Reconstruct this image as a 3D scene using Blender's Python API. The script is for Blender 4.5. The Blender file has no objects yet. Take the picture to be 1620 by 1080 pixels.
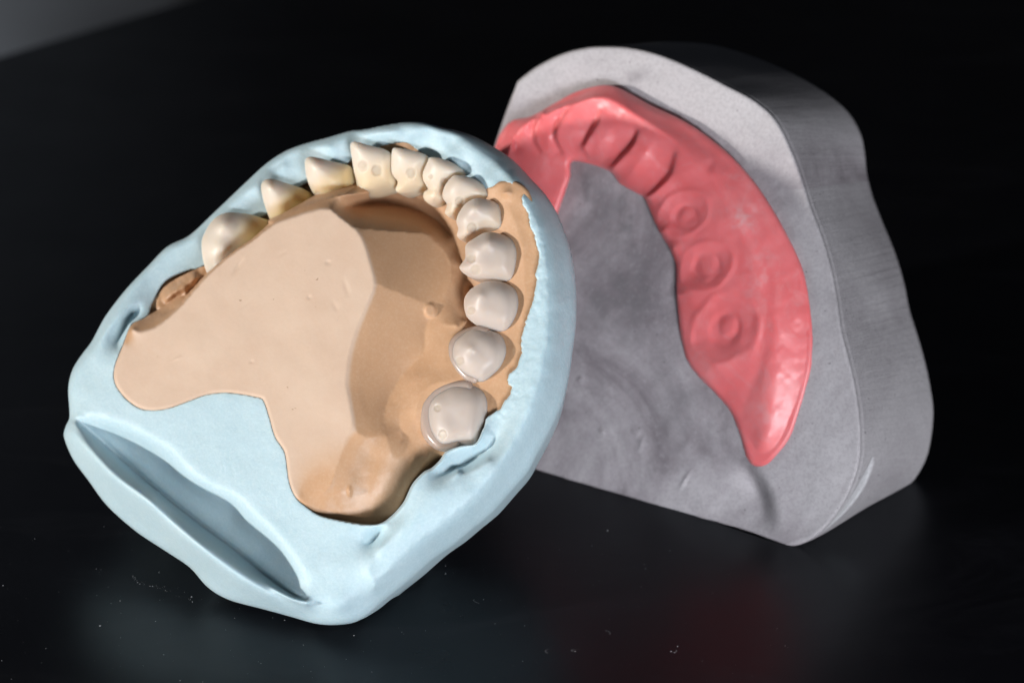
import bpy, math, random
import numpy as np
from mathutils import Matrix, Vector

random.seed(4)
sc = bpy.context.scene
COL = sc.collection
MM = 0.001
F = 4500.0                       # 100 mm lens on a 36 mm frame, in photograph pixels
PITCH = math.radians(28.0)
CAM_H = 246.1                    # mm above the table
sp, cp = math.sin(PITCH), math.cos(PITCH)
CAM = np.array([0.0, -410.0, CAM_H])
RIGHT = np.array([1.0, 0, 0]); UP = np.array([0, sp, cp]); BACK = np.array([0, -cp, sp])
M3 = np.stack([RIGHT, UP, BACK], 1)


def cam_to_world(p):
    return CAM + p @ M3.T


class Frame:
    """A real plane in the place; heights are millimetres along its normal."""
    def __init__(self, px, py, depth, n):
        self.n = np.array(n, float) / np.linalg.norm(n)
        self.p0 = np.array([(px-810)/F*depth, (540-py)/F*depth, -depth])
        self.nw = M3 @ self.n

    def W(self, px, py, h):
        px = np.asarray(px, float); py = np.asarray(py, float); h = np.asarray(h, float)
        r = np.stack([(px-810)/F, (540-py)/F, -np.ones_like(px)], -1)
        t = (self.n @ self.p0 + h) / (r @ self.n)
        return cam_to_world(r * t[..., None])


def table_pt(px, py, z=0.0):
    d = (CAM_H - z) / (sp + (py-540)/F*cp)
    return cam_to_world(np.array([(px-810)/F*d, (540-py)/F*d, -d]))


# ------------------------------------------------------------------ curves and fields
def catmull(pts, closed=False, step=2.0):
    P = np.array(pts, float)
    n = len(P); out = []
    rng = range(n) if closed else range(n-1)
    for i in rng:
        if closed:
            p0, p1, p2, p3 = P[(i-1) % n], P[i], P[(i+1) % n], P[(i+2) % n]
        else:
            p0, p1, p2, p3 = P[max(i-1, 0)], P[i], P[i+1], P[min(i+2, n-1)]
        L = np.linalg.norm((p2-p1)[:2])
        k = max(1, int(math.ceil(L/step)))
        # centripetal-like tangents, clamped so that corners do not overshoot
        m1 = (p2-p0)*0.5; m2 = (p3-p1)*0.5
        l1 = np.linalg.norm(m1[:2]) + 1e-9; l2 = np.linalg.norm(m2[:2]) + 1e-9
        m1 = m1*min(1, L/l1); m2 = m2*min(1, L/l2)
        for j in range(k):
            t = j/k; t2 = t*t; t3 = t2*t
            out.append((2*t3-3*t2+1)*p1 + (t3-2*t2+t)*m1 + (-2*t3+3*t2)*p2 + (t3-t2)*m2)
    if not closed:
        out.append(P[-1])
    return np.array(out)


def inside(poly, X, Y):
    ins = np.zeros(X.shape, bool)
    x1, y1 = poly[:, 0], poly[:, 1]
    x2, y2 = np.roll(x1, -1), np.roll(y1, -1)
    for a, b, c, d in zip(x1, y1, x2, y2):
        if b == d:
            continue
        cond = ((b > Y) != (d > Y))
        ins ^= cond & (X < (c-a)*(Y-b)/(d-b) + a)
    return ins


def nearest(poly, x, y, closed=True):
    """distance and closest point on a polyline for flat arrays x, y"""
    a = poly[:, :2]
    b = np.roll(a, -1, 0) if closed else a[1:]
    if not closed:
        a = a[:-1]
    best = np.full(x.shape, 1e18); bx = np.zeros_like(x); by = np.zeros_like(y)
    for (ax, ay), (cx, cy) in zip(a, b):
        dx, dy = cx-ax, cy-ay
        l2 = dx*dx+dy*dy
        if l2 < 1e-12:
            continue
        t = np.clip(((x-ax)*dx+(y-ay)*dy)/l2, 0, 1)
        qx, qy = ax+t*dx, ay+t*dy
        d = (x-qx)**2+(y-qy)**2
        m = d < best
        best[m] = d[m]; bx[m] = qx[m]; by[m] = qy[m]
    return np.sqrt(best), bx, by


def gauss(A, s):
    if s <= 0.05:
        return A
    r = max(1, int(3*s+0.5)); k = np.exp(-0.5*(np.arange(-r, r+1)/s)**2); k /= k.sum()
    P = np.pad(A, r, mode='edge')
    T = sum(k[i]*P[:, i:i+A.shape[1]] for i in range(2*r+1))
    return sum(k[i]*T[i:i+A.shape[0], :] for i in range(2*r+1))


def smooth01(t):
    t = np.clip(t, 0, 1)
    return t*t*(3-2*t)


def lattice(shape, seed):
    return np.random.RandomState(seed).rand(*shape)*2-1


def vnoise(X, Y, scale, seed):
    L = lattice((64, 64), seed)
    x = X/scale+7.3; y = Y/scale+3.1
    xi = np.floor(x).astype(int); yi = np.floor(y).astype(int)
    fx = x-xi; fy = y-yi
    fx = fx*fx*(3-2*fx); fy = fy*fy*(3-2*fy)
    g = lambda a, b: L[b % 64, a % 64]
    return (g(xi, yi)*(1-fx)+g(xi+1, yi)*fx)*(1-fy)+(g(xi, yi+1)*(1-fx)+g(xi+1, yi+1)*fx)*fy


def fbm(X, Y, scale, seed, octaves=3):
    r = 0; a = 1.0
    for o in range(octaves):
        r = r+a*vnoise(X, Y, scale/2**o, seed+o*17); a *= .5
    return r


class Grid:
    def __init__(self, outline, step, pad=6):
        self.out = catmull(outline, True, 2.0)
        lo = self.out[:, :2].min(0)-pad*step; hi = self.out[:, :2].max(0)+pad*step
        self.step = step; self.x0, self.y0 = lo
        self.nx = int((hi[0]-lo[0])/step)+2; self.ny = int((hi[1]-lo[1])/step)+2
        self.X, self.Y = np.meshgrid(lo[0]+step*np.arange(self.nx), lo[1]+step*np.arange(self.ny))
        self.ins = inside(self.out, self.X, self.Y)
        d, bx, by = nearest(self.out, self.X.ravel(), self.Y.ravel())
        self.d = d.reshape(self.X.shape); self.bx = bx.reshape(self.X.shape); self.by = by.reshape(self.X.shape)
        self.s = np.where(self.ins, self.d, -self.d)

    def solve(self, curves, iters=160):
        V = np.zeros((self.ny, self.nx)); C = np.zeros_like(V)
        for c in curves:
            c = np.array(c, float)
            q = catmull(c, False, self.step*0.6) if len(c) > 1 else c
            i = np.clip(np.round((q[:, 0]-self.x0)/self.step).astype(int), 0, self.nx-1)
            j = np.clip(np.round((q[:, 1]-self.y0)/self.step).astype(int), 0, self.ny-1)
            np.add.at(V, (j, i), q[:, 2]); np.add.at(C, (j, i), 1)
        levels = [(V, C)]
        while min(levels[-1][0].shape) > 12:
            v, c = levels[-1]
            h, w = v.shape
            vp = np.pad(v, ((0, h % 2), (0, w % 2))); cpd = np.pad(c, ((0, h % 2), (0, w % 2)))
            s4 = lambda a: a[0::2, 0::2]+a[1::2, 0::2]+a[0::2, 1::2]+a[1::2, 1::2]
            levels.append((s4(vp), s4(cpd)))
        u = None
        for v, c in reversed(levels):
            m = c > 0
            val = np.where(m, v/np.maximum(c, 1), 0)
            if u is None:
                u = np.full(v.shape, v.sum()/max(c.sum(), 1))
            else:
                u = np.repeat(np.repeat(u, 2, 0), 2, 1)[:v.shape[0], :v.shape[1]]
            for _ in range(iters):
                p = np.pad(u, 1, mode='edge')
                u = (p[:-2, 1:-1]+p[2:, 1:-1]+p[1:-1, :-2]+p[1:-1, 2:])*0.25
                u[m] = val[m]
        return u

    def sample(self, A, x, y):
        fx = np.clip((x-self.x0)/self.step, 0, self.nx-1.001); fy = np.clip((y-self.y0)/self.step, 0, self.ny-1.001)
        i = fx.astype(int); j = fy.astype(int); fx = fx-i; fy = fy-j
        return (A[j, i]*(1-fx)+A[j, i+1]*fx)*(1-fy)+(A[j+1, i]*(1-fx)+A[j+1, i+1]*fx)*fy

    def surface(self, H, attrs=None, edge=None):
        """vertices (px,py,h), quads, ordered boundary loop"""
        ins = self.ins
        cell = ins[:-1, :-1] | ins[1:, :-1] | ins[:-1, 1:] | ins[1:, 1:]
        use = np.zeros_like(ins)
        use[:-1, :-1] |= cell; use[1:, :-1] |= cell; use[:-1, 1:] |= cell; use[1:, 1:] |= cell
        X = np.where(ins, self.X, self.bx); Y = np.where(ins, self.Y, self.by)
        # inside vertices hugging the outline are moved onto it as well
        idx = -np.ones(ins.shape, int); idx[use] = np.arange(use.sum())
        x, y = X[use], Y[use]
        h = self.sample(H, x, y)
        if edge:
            e = np.clip(1-np.where(ins, self.d, 0.0)[use]/edge[0], 0, 1)
            h = h-edge[1]*(1-np.sqrt(np.clip(1-e**2, 0, 1)))
        j, i = np.nonzero(cell)
        quads = np.stack([idx[j, i], idx[j, i+1], idx[j+1, i+1], idx[j+1, i]], 1)
        quads = quads[:, ::-1]          # y runs down the picture: flip so that normals face the viewer
        at = {k: self.sample(a, x, y) for k, a in (attrs or {}).items()}
        # boundary
        e = {}
        for q in quads:
            for a, b in ((q[0], q[1]), (q[1], q[2]), (q[2], q[3]), (q[3], q[0])):
                if (b, a) in e:
                    del e[(b, a)]
                else:
                    e[(a, b)] = 1
        nxt = {}
        for a, b in e:
            nxt.setdefault(a, []).append(b)
        loops = []
        while nxt:
            s = next(iter(nxt)); loop = [s]; cur = s
            while True:
                lst = nxt.get(cur)
                if not lst:
                    break
                nb = lst.pop()
                if not lst:
                    del nxt[cur]
                if nb == s:
                    break
                loop.append(nb); cur = nb
            loops.append(loop)
        loops.sort(key=len)
        return x, y, h, quads, loops[-1], at


def link_mesh(name, V, faces, mat, parent=None, origin=None, attrs=None, sharp=None):
    V = np.asarray(V, float)
    if origin is None:
        origin = np.zeros(3)
    me = bpy.data.meshes.new(name)
    me.from_pydata(((V-origin)*MM).tolist(), [], [list(map(int, f)) for f in faces])
    me.validate(clean_customdata=False)
    for p in me.polygons:
        p.use_smooth = True
    for k, a in (attrs or {}).items():
        at = me.attributes.new(k, 'FLOAT', 'POINT')
        b = np.zeros(len(me.vertices), np.float32); b[:len(a)] = a[:len(b)]
        at.data.foreach_set('value', b)
    if sharp:
        me.set_sharp_from_angle(angle=math.radians(sharp))
    me.materials.append(mat)
    o = bpy.data.objects.new(name, me)
    COL.objects.link(o)
    if parent is not None:
        o.parent = parent
    else:
        o.location = origin*MM
    return o


def solid(name, g, H, fr, rings, mat, parent=None, origin=None, attrs=None, floor=None, sharp=None, back=None, under=None, edge=None):
    x, y, h, quads, loop, at = g.surface(H, attrs, edge)
    V = fr.W(x, y, h)
    faces = quads.tolist()
    B = V[loop]
    cen = B.mean(0)
    if under is not None:            # a second skin under the first: for arches and other hollow outlines
        n0 = len(V)
        VV = np.concatenate([V, fr.W(x, y, under(h))])
        faces += [[q[3]+n0, q[2]+n0, q[1]+n0, q[0]+n0] for q in quads.tolist()]
        m = len(loop)
        faces += [[loop[(k+1) % m], loop[k], loop[k]+n0, loop[(k+1) % m]+n0] for k in range(m)]
        if origin is None and parent is None:
            origin = np.array([VV[:, 0].mean(), VV[:, 1].mean(), VV[:, 2].min()])
        return link_mesh(name, VV, faces, mat, parent, origin, {k: np.concatenate([a, a]) for k, a in at.items()}, sharp)
    prev = list(loop); allv = [V]; n = len(V)
    ringpts = back(x[loop], y[loop], h[loop], B) if back else [cen + (B-cen)*s + fr.nw*dh for s, dh in rings]
    for R in ringpts:
        R = np.array(R)
        if floor is not None:
            R[:, 2] = np.maximum(R[:, 2], floor)
        allv.append(R); cur = list(range(n, n+len(R))); n += len(R)
        m = len(loop)
        for k in range(m):
            k2 = (k+1) % m
            faces.append([prev[k2], prev[k], cur[k], cur[k2]])
        prev = cur
    c = ringpts[-1].mean(0)
    if floor is not None:
        c[2] = max(c[2], floor)
    allv.append(c[None]); ci = n
    m = len(prev)
    for k in range(m):
        faces.append([prev[(k+1) % m], prev[k], ci])
    VV = np.concatenate(allv)
    if floor is not None:
        VV[:, 2] = np.maximum(VV[:, 2], floor)
    full = {}
    for k, a in at.items():
        b = np.zeros(len(VV)); b[:len(a)] = a; pos = len(a)
        for R in ringpts:
            b[pos:pos+len(R)] = a[loop]; pos += len(R)
        full[k] = b
    if back and getattr(back, 'chip', None):
        b = np.zeros(len(VV)); pos = len(V)
        for cv in back.chip:
            b[pos:pos+len(cv)] = cv; pos += len(cv)
        full['chip'] = b
        for nm, lst in (('arc', back.arc), ('dep', back.dep)):
            b = np.zeros(len(VV)); pos = len(V); b[loop] = lst[0]
            for cv in lst:
                b[pos:pos+len(cv)] = cv; pos += len(cv)
            for _ in range(len(ringpts)-len(lst)):
                b[pos:pos+len(cv)] = cv; pos += len(cv)
            full[nm] = b
    if origin is None and parent is None:
        origin = np.array([VV[:, 0].mean(), VV[:, 1].mean(), VV[:, 2].min()])
    return link_mesh(name, VV, faces, mat, parent, origin, full, sharp)


# ------------------------------------------------------------------ materials
class Mat:
    def __init__(self, name):
        self.m = bpy.data.materials.new(name); self.m.use_nodes = True
        self.nt = self.m.node_tree; self.nt.nodes.clear()
        self.o = self.n('ShaderNodeOutputMaterial'); self.b = self.n('ShaderNodeBsdfPrincipled')
        self.l(self.b.outputs[0], self.o.inputs[0])
        self.co = self.n('ShaderNodeTexCoord').outputs['Object']

    def n(self, t, **kw):
        x = self.nt.nodes.new(t)
        for k, v in kw.items():
            setattr(x, k, v)
        return x

    def l(self, a, b):
        self.nt.links.new(a, b)

    def set(self, **kw):
        for k, v in kw.items():
            self.b.inputs[k.replace('_', ' ')].default_value = v

    def noise(self, scale, detail=4, rough=.55, dist=0, stretch=None):
        t = self.n('ShaderNodeTexNoise')
        t.inputs['Scale'].default_value = scale; t.inputs['Detail'].default_value = detail
        t.inputs['Roughness'].default_value = rough; t.inputs['Distortion'].default_value = dist
        src = self.co
        if stretch:
            mp = self.n('ShaderNodeMapping'); mp.inputs['Scale'].default_value = stretch[0]; mp.inputs['Rotation'].default_value = stretch[1]
            self.l(src, mp.inputs['Vector']); src = mp.outputs[0]
        self.l(src, t.inputs['Vector'])
        return t.outputs['Fac']

    def ramp(self, fac, stops):
        r = self.n('ShaderNodeValToRGB')
        e = r.color_ramp.elements
        while len(e) < len(stops):
            e.new(0.5)
        for el, (p, c) in zip(e, stops):
            el.position = p; el.color = (*c, 1) if len(c) == 3 else c
        self.l(fac, r.inputs['Fac'])
        return r.outputs['Color']

    def attr(self, name):
        a = self.n('ShaderNodeAttribute'); a.attribute_name = name
        return a.outputs['Fac']

    def mix(self, fac, a, b, mode='MIX'):
        m = self.n('ShaderNodeMix'); m.data_type = 'RGBA'; m.blend_type = mode
        for s, v in ((m.inputs['Factor'], fac), (m.inputs['A'], a), (m.inputs['B'], b)):
            if hasattr(v, 'is_output'):
                self.l(v, s)
            elif isinstance(v, (int, float)):
                s.default_value = v
            else:
                s.default_value = (*v, 1)
        m.inputs['Factor'].default_value = m.inputs['Factor'].default_value
        return m.outputs['Result']

    def bump(self, facs):
        """facs: list of (fac, strength, distance_mm)"""
        prev = None
        for f, s, d in facs:
            b = self.n('ShaderNodeBump'); b.inputs['Strength'].default_value = s; b.inputs['Distance'].default_value = d*MM
            self.l(f, b.inputs['Height'])
            if prev is not None:
                self.l(prev, b.inputs['Normal'])
            prev = b.outputs[0]
        self.l(prev, self.b.inputs['Normal'])


def sss(M, w, radius_mm):
    M.set(Subsurface_Weight=w, Subsurface_Radius=tuple(r*MM for r in radius_mm), Subsurface_Scale=1.0)


# blue silicone putty
P = Mat('blue_silicone_putty')
P.set(Roughness=.5, Specular_IOR_Level=.35)
sss(P, .35, (.5, .8, 1.0))
big = P.noise(70, 3, .5)
c = P.ramp(big, [(.3, (.425, .565, .615)), (.7, (.465, .595, .64))])
c = P.mix(P.ramp(P.noise(2300, 3, .7), [(.42, (0, 0, 0)), (.75, (.45, .45, .45))]), c, (.60, .70, .73))
c = P.mix(P.ramp(P.noise(240, 6, .75), [(.52, (0, 0, 0)), (.8, (.35, .35, .35))]), c, (.34, .47, .52))
P.l(c, P.b.inputs['Base Color'])
P.bump([(P.noise(60, 2, .5), .2, .5), (P.noise(150, 3, .6, 1.5), .22, .3), (P.noise(420, 3, .6), .25, .25), (P.noise(2000, 3, .6), .35, .12)])
M_BLUE = P.m

# tan die stone
P = Mat('tan_plaster')
P.set(Specular_IOR_Level=.4)
sss(P, .15, (.5, .3, .2))
c = P.ramp(P.noise(160, 5, .6), [(.3, (.50, .285, .155)), (.7, (.54, .315, .175))])
pit = P.ramp(P.noise(900, 2, .5), [(.70, (0, 0, 0)), (.76, (1, 1, 1))])
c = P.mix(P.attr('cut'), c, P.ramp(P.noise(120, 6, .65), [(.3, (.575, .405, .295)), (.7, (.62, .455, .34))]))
P.l(c, P.b.inputs['Base Color'])
c = P.mix(P.ramp(P.noise(2200, 3, .7), [(.45, (0, 0, 0)), (.78, (.22, .22, .22))]), c, (.66, .50, .38))
spk = P.ramp(P.noise(700, 2, .5), [(.22, (.7, .7, .7)), (.25, (0, 0, 0))])
c = P.mix(spk, c, (.30, .17, .10))
P.l(c, P.b.inputs['Base Color'])
gl = P.attr('gloss')
mr = P.n('ShaderNodeMapRange'); mr.inputs['To Min'].default_value = .62; mr.inputs['To Max'].default_value = .40
P.l(gl, mr.inputs['Value']); P.l(mr.outputs[0], P.b.inputs['Roughness'])
P.bump([(P.noise(90, 3, .5), .35, .4), (P.noise(350, 4, .6, stretch=((1, .25, 1), (0, 0, .5))), .22, .2), (pit, -.3, .12), (P.noise(1800, 3, .6), .22, .08)])
M_TAN = P.m

# crowns
P = Mat('ivory_crown_resin')
P.set(Roughness=.40, Specular_IOR_Level=.28)
sss(P, 1.0, (2.6, 2.0, 1.5))
c = P.mix(P.attr('rose'), (.67, .585, .495), (.52, .445, .395))
c = P.mix(P.attr('neck'), c, (.70, .49, .20))
c = P.mix(P.attr('dimple'), c, (.55, .47, .37))
P.l(c, P.b.inputs['Base Color'])
P.bump([(P.noise(220, 3, .5), .25, .18), (P.noise(1400, 2, .5), .06, .05)])
M_TOOTH = P.m

# translucent collar of two crowns
P = Mat('clear_collar_resin')
P.set(Roughness=.2, Base_Color=(.60, .47, .40, 1), Transmission_Weight=.35, IOR=1.45)
sss(P, .5, (1.5, 1.0, .8))
P.bump([(P.noise(500, 2), .1, .05)])
M_COLLAR = P.m

# pink gingiva silicone
P = Mat('pink_silicone')
P.set(Specular_IOR_Level=.45)
sss(P, .45, (1.5, .35, .28))
c = P.ramp(P.noise(60, 4, .55, 1.2), [(.3, (.75, .145, .15)), (.5, (.82, .185, .195)), (.72, (.85, .245, .25))])
c = P.mix(P.ramp(P.noise(130, 6, .7, 2.0), [(.52, (0, 0, 0)), (.75, (.3, .3, .3))]), c, (.74, .40, .40))
c = P.mix(P.attr('chalk'), c, (.74, .42, .42))
P.l(c, P.b.inputs['Base Color'])
P.l(P.ramp(P.noise(180, 3), [(.3, (.30, .30, .30)), (.7, (.48, .48, .48))]), P.b.inputs['Roughness'])
P.bump([(P.noise(140, 4, .55, .8), .35, .3), (P.noise(800, 3, .6), .15, .1)])
M_PINK = P.m

# grey plaster
P = Mat('grey_plaster')
P.set(Specular_IOR_Level=.25, Roughness=.75)
c = P.ramp(P.noise(34, 7, .66, .8), [(.38, (.225, .195, .21)), (.5, (.36, .325, .342)), (.62, (.46, .425, .44))])
c = P.mix(P.ramp(P.noise(260, 6, .75), [(.5, (0, 0, 0)), (.8, (.4, .4, .4))]), c, (.46, .44, .45))
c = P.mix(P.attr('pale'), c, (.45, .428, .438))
c = P.mix(P.attr('stain'), c, (.17, .155, .165))
c = P.mix(P.attr('chip'), c, (.66, .645, .66))
c = P.mix(P.ramp(P.noise(1900, 3, .75), [(.40, (.25, .25, .25)), (.54, (0, 0, 0)), ]), c, (.21, .19, .20))
c = P.mix(P.ramp(P.noise(1400, 3, .75), [(.55, (0, 0, 0)), (.78, (.3, .3, .3)), ]), c, (.55, .53, .54))
spk = P.ramp(P.noise(1100, 1, .4), [(.20, (.6, .6, .6)), (.25, (0, 0, 0))])
c = P.mix(spk, c, (.12, .11, .115))
P.l(c, P.b.inputs['Base Color'])
cx = P.n('ShaderNodeCombineXYZ'); P.l(P.attr('arc'), cx.inputs[0]); P.l(P.attr('dep'), cx.inputs[1])
mp = P.n('ShaderNodeMapping'); mp.inputs['Scale'].default_value = (.10, .05, 1); mp.inputs['Rotation'].default_value = (0, 0, .05); P.l(cx.outputs[0], mp.inputs['Vector'])
tx = P.n('ShaderNodeTexNoise'); tx.inputs['Scale'].default_value = 1.0; tx.inputs['Detail'].default_value = 9; tx.inputs['Roughness'].default_value = .8
P.l(mp.outputs[0], tx.inputs['Vector']); scr = tx.outputs['Fac']
P.bump([(P.noise(60, 3, .5), .4, .4), (P.noise(700, 5, .7), .4, .16), (scr, .5, .35)])
M_GREY = P.m

# table
P = Mat('black_table_laminate')
P.set(Specular_IOR_Level=.24, Specular_Tint=(.68, .88, 1.0, 1))
c = P.ramp(P.noise(22, 5, .6), [(.35, (.0028, .0026, .0038)), (.7, (.0055, .0052, .0068))])
sm = P.noise(48, 7, .72, 1.4, stretch=((.35, 1, 1), (0, 0, .35)))
c = P.mix(P.ramp(sm, [(.50, (0, 0, 0)), (.8, (.25, .25, .25))]), c, (.026, .026, .030))
P.l(c, P.b.inputs['Base Color'])
P.l(P.ramp(P.noise(30, 5, .6), [(.3, (.26, .26, .26)), (.7, (.37, .37, .37))]), P.b.inputs['Roughness'])
P.bump([(P.noise(3500, 2, .5), .05, .05)])
M_TABLE = P.m

P = Mat('wall_painted_light_fade')
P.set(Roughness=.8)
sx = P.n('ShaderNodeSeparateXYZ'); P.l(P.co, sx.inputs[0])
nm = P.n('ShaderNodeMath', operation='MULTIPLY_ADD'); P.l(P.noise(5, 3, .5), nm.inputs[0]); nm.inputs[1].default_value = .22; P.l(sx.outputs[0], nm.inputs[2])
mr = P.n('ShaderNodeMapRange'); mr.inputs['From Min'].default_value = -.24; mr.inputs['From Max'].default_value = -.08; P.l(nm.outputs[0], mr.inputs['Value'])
P.l(P.ramp(mr.outputs[0], [(0, (.62, .68, .78)), (1, (.03, .03, .035))]), P.b.inputs['Base Color'])  # brightness fading to the right is painted into the wall colour
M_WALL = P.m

P = Mat('plaster_dust'); P.set(Roughness=.9)
P.l(P.ramp(P.noise(400, 2), [(.3, (.30, .30, .32)), (.7, (.55, .56, .58))]), P.b.inputs['Base Color'])
M_DUST = P.m


def tag(o, label=None, cat=None, group=None, kind=None):
    for k, v in (('label', label), ('category', cat), ('group', group), ('kind', kind)):
        if v:
            o[k] = v
    return o


# ------------------------------------------------------------------ frames
FB = Frame(450, 560, 446.0, (-.32, .28, .90))      # cut plane of the tan model in the blue putty
FG = Frame(1245, 866, 462.0, (-.45, .03, .89))  # front plane of the grey block

# ------------------------------------------------------------------ blue putty
BLUE_OUT = [(145,540),(167,500),(200,457),(235,420),(265,390),(300,372),(340,335),(380,297),(420,260),(450,240),(480,228),(520,217),(555,207),
 (580,204),(610,198),(645,193),(670,194),(700,202),(720,206),(750,216),(780,232),(810,252),(840,283),(865,311),(885,345),(901,390),(909,430),
 (912,475),(911,515),(907,545),(902,582),(892,630),(875,672),(850,720),(835,747),(810,776),(780,810),(750,835),(720,860),(685,885),(645,920),
 (605,952),(582,972),(560,984),(530,988),(500,986),(460,975),(420,964),(370,951),(345,940),(325,925),(300,897),(260,870),(215,840),(170,800),
 (140,760),(115,725),(101,690),(104,674),(110,660),(108,620),(110,600),(117,580),(130,560)]
FLAT_EDGE = [(208,514),(195,545),(183,575),(180,590),(181,602),(186,614),(201,632),(222,646),(245,649),(270,645),(300,634),(325,625),(355,621),(385,624),
 (405,628),(416,632),(425,656),(435,690),(450,715),(457,760),(467,785),(485,802),(505,815),(545,825),(585,831),(605,828),(620,818)]
INNER_REST = [(620,818,-3),(632,806,-.6),(642,793,0),(655,766,.4),(672,748,.3),(684,742,-.6),(697,730,-1.0),(708,715,-1.6),(730,706,-2.1),(753,702,-2.6),(765,678,-3.2),(770,663,-4.3),
 (787,650,-4.3),(802,633,-4.3),(813,614,-4.3),(803,603,-4.3),(819,578,-4.3),(825,553,-4.3),(833,510,-4.3),(842,477,-4.3),(850,433,-4.3),(853,400,-4.3),
 (851,382,-4.3),(846,368,-4.3),(831,334,-4.3),(823,315,-4.3),(826,305,-4.4),(812,292,-4.6),(793,290,-5),(771,299,-6),(745,283,-7),(700,258,-8),(665,240,-8),(646,227,-8),
 (636,225,-8),(600,232,-8),(560,250,-8),(540,264,-8),(500,283,-8),(480,291,-8),(440,320,-8),(418,340,-8),(395,345,-8),(350,372,-7),(325,418,-6),(295,428,-6),
 (260,445,-5.5),(240,480,-5),(234,500,-4),(222,507,-2.6),(208,514,-1.5)]
g = Grid(BLUE_OUT, 2.0)
flat_h = [(x, y, -1.5 if i == 0 else -.55) for i, (x, y) in enumerate(FLAT_EDGE[:-1])] + [(620, 818, -3)]
SIL = [(145,540,-2.6),(200,457,-3),(265,390,-5),(340,335,-6),(420,260,-7),(480,228,-7),(555,207,-6.5),(645,193,-6),(700,202,-6.5),(750,216,-9),(780,232,-11),(810,252,-12),
 (865,311,-12),(901,390,-12),(912,475,-11.5),(907,545,-11),(892,630,-10.5),(850,720,-9.5),(810,776,-9),(750,835,-8.5),(685,885,-8),(605,952,-7),(560,984,-6),(530,988,-6),
 (460,975,-6),(370,951,-6),(325,925,-6),(260,870,-6),(170,800,-5.5),(115,725,-4.5),(101,690,-3),(110,660,-3),(108,620,-2.5),(117,580,-2.5),(145,540,-2.6)]
CREST = [(111,672,.5),(142,705,4.6),(183,747,7.4),(214,767,8.2),(238,782,9.4),(275,817,8.0),(300,841,8.6),(318,857,9.4),(357,886,7.6),(405,918,5.8),(453,942,2.6),(490,954,-.2)]
VALLEY = [(119,661,-1.5),(164,701,-5.5),(212,745,-8),(260,786,-8.4),(312,827,-8.4),(368,868,-7.8),(416,908,-6),(460,941,-3),(484,950,-1.2)]
BREAK = [(126,655,-.7),(212,690,-.8),(268,718,-.9),(290,748,-.9),(320,770,-.9),(371,792,-.9),(386,807,-.9),(438,859,-.9),(490,918,-1)]
RIM = [(690,199,-6),(740,222,-6),(776,245,-6),(817,281,-5),(838,310,-4.5),(858,360,-4.1),(868,420,-4),(872,480,-4),(866,560,-3.6),(845,640,-3),(805,712,-2.2),(756,785,-1.6),(700,835,-1.4),(640,882,-1.6),(600,915,-2)]
MIDG = [(140,668,-2.2),(196,692,-4.6),(250,730,-5.6),(280,758,-5.8),(318,786,-5.8),(368,812,-5.6),(384,830,-5.2),(432,870,-4),(476,922,-2.2)]
H = g.solve([flat_h, INNER_REST, SIL, CREST, VALLEY, BREAK, MIDG, RIM,
             [(300,690,-.7),(380,740,-.8)], [(430,760,-.7),(480,860,-.9),(540,900,-1.0)], [(520,965,-2),(548,950,-1.6)],
             [(574,862,-2),(590,855,-3.6),(604,840,-3.6)], [(688,750,-2.4),(718,743,-4.2),(759,720,-5.2),(784,692,-4.9),(800,662,-4.6)], [(672,775,.3),(700,768,-.2),(735,752,-1.2),(775,728,-2.0)], [(586,880,-.9),(584,905,-1),(594,926,-1.8)], [(600,870,-.1),(640,830,.6),(690,780,.5),(725,745,-.2)],
             [(210,495,-7),(201,513,-5),(186,548,-3.6)], [(225,470,-3.8),(190,500,-1.8),(165,530,-1.3),(150,570,-1.2)], [(140,620,-.9),(160,640,-.7)],
             [(450,262,-6.6),(400,300,-6.4),(340,350,-5.8)], [(520,235,-6.2),(565,222,-7),(610,212,-5.6),(660,210,-5.8)]])
H1 = gauss(H, 1.2); H2 = gauss(H, 4.5)
soft = smooth01((g.X*.8+g.Y*1.0-620)/150)      # softer lower half of the putty
nearv = nearest(catmull([(a, b) for a, b, _ in VALLEY], False), g.X.ravel(), g.Y.ravel(), False)[0].reshape(g.X.shape)
soft = soft*smooth01(nearv/14)*smooth01(np.hypot((g.X-735)/70, (g.Y-715)/42)-.4)*smooth01(np.hypot((g.X-592)/30, (g.Y-880)/60)-.4)
inner_poly = np.array(FLAT_EDGE + [(a, b) for a, b, _ in INNER_REST[1:-1]], float)
ip = catmull(inner_poly, True, 2.0)
# ragged torn edge along the right
tear = (ip[:, 0] > 765) & (ip[:, 1] > 300) & (ip[:, 1] < 720)
jit = fbm(ip[:, 0], ip[:, 1], 17, 5, 4)
ip[tear, 0] += jit[tear]*3.0+fbm(ip[:, 0], ip[:, 1], 6, 25, 2)[tear]*1.5
ip[tear, 1] += fbm(ip[:, 0], ip[:, 1], 11, 15, 3)[tear]*1.4
inc = inside(ip, g.X, g.Y)
dc = nearest(ip, g.X.ravel(), g.Y.ravel())[0].reshape(g.X.shape)
sd = np.where(inc, dc, -dc)
H = H1*(1-soft)+H2*soft
rag = np.exp(-((sd+9)/11)**2)*(g.X > 770)*(g.Y > 300)*smooth01((720-g.Y)/60)
H = H+fbm(g.X, g.Y, 60, 3, 3)*.09+rag*fbm(g.X, g.Y, 9, 8, 3)*.07+fbm(g.X, g.Y, 38, 13, 2)*.42*smooth01((345-g.Y)/60)*smooth01((g.s-4)/10)*(sd < 0)
side = smooth01((g.X+g.Y*.25-860)/90)
H += side*fbm(g.X, g.Y, 26, 33, 3)*.10
thumb = np.exp(-(((g.X-690)/75)**2+((g.Y-820)/70)**2))
ang = (g.X*.90+g.Y*.30)
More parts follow.
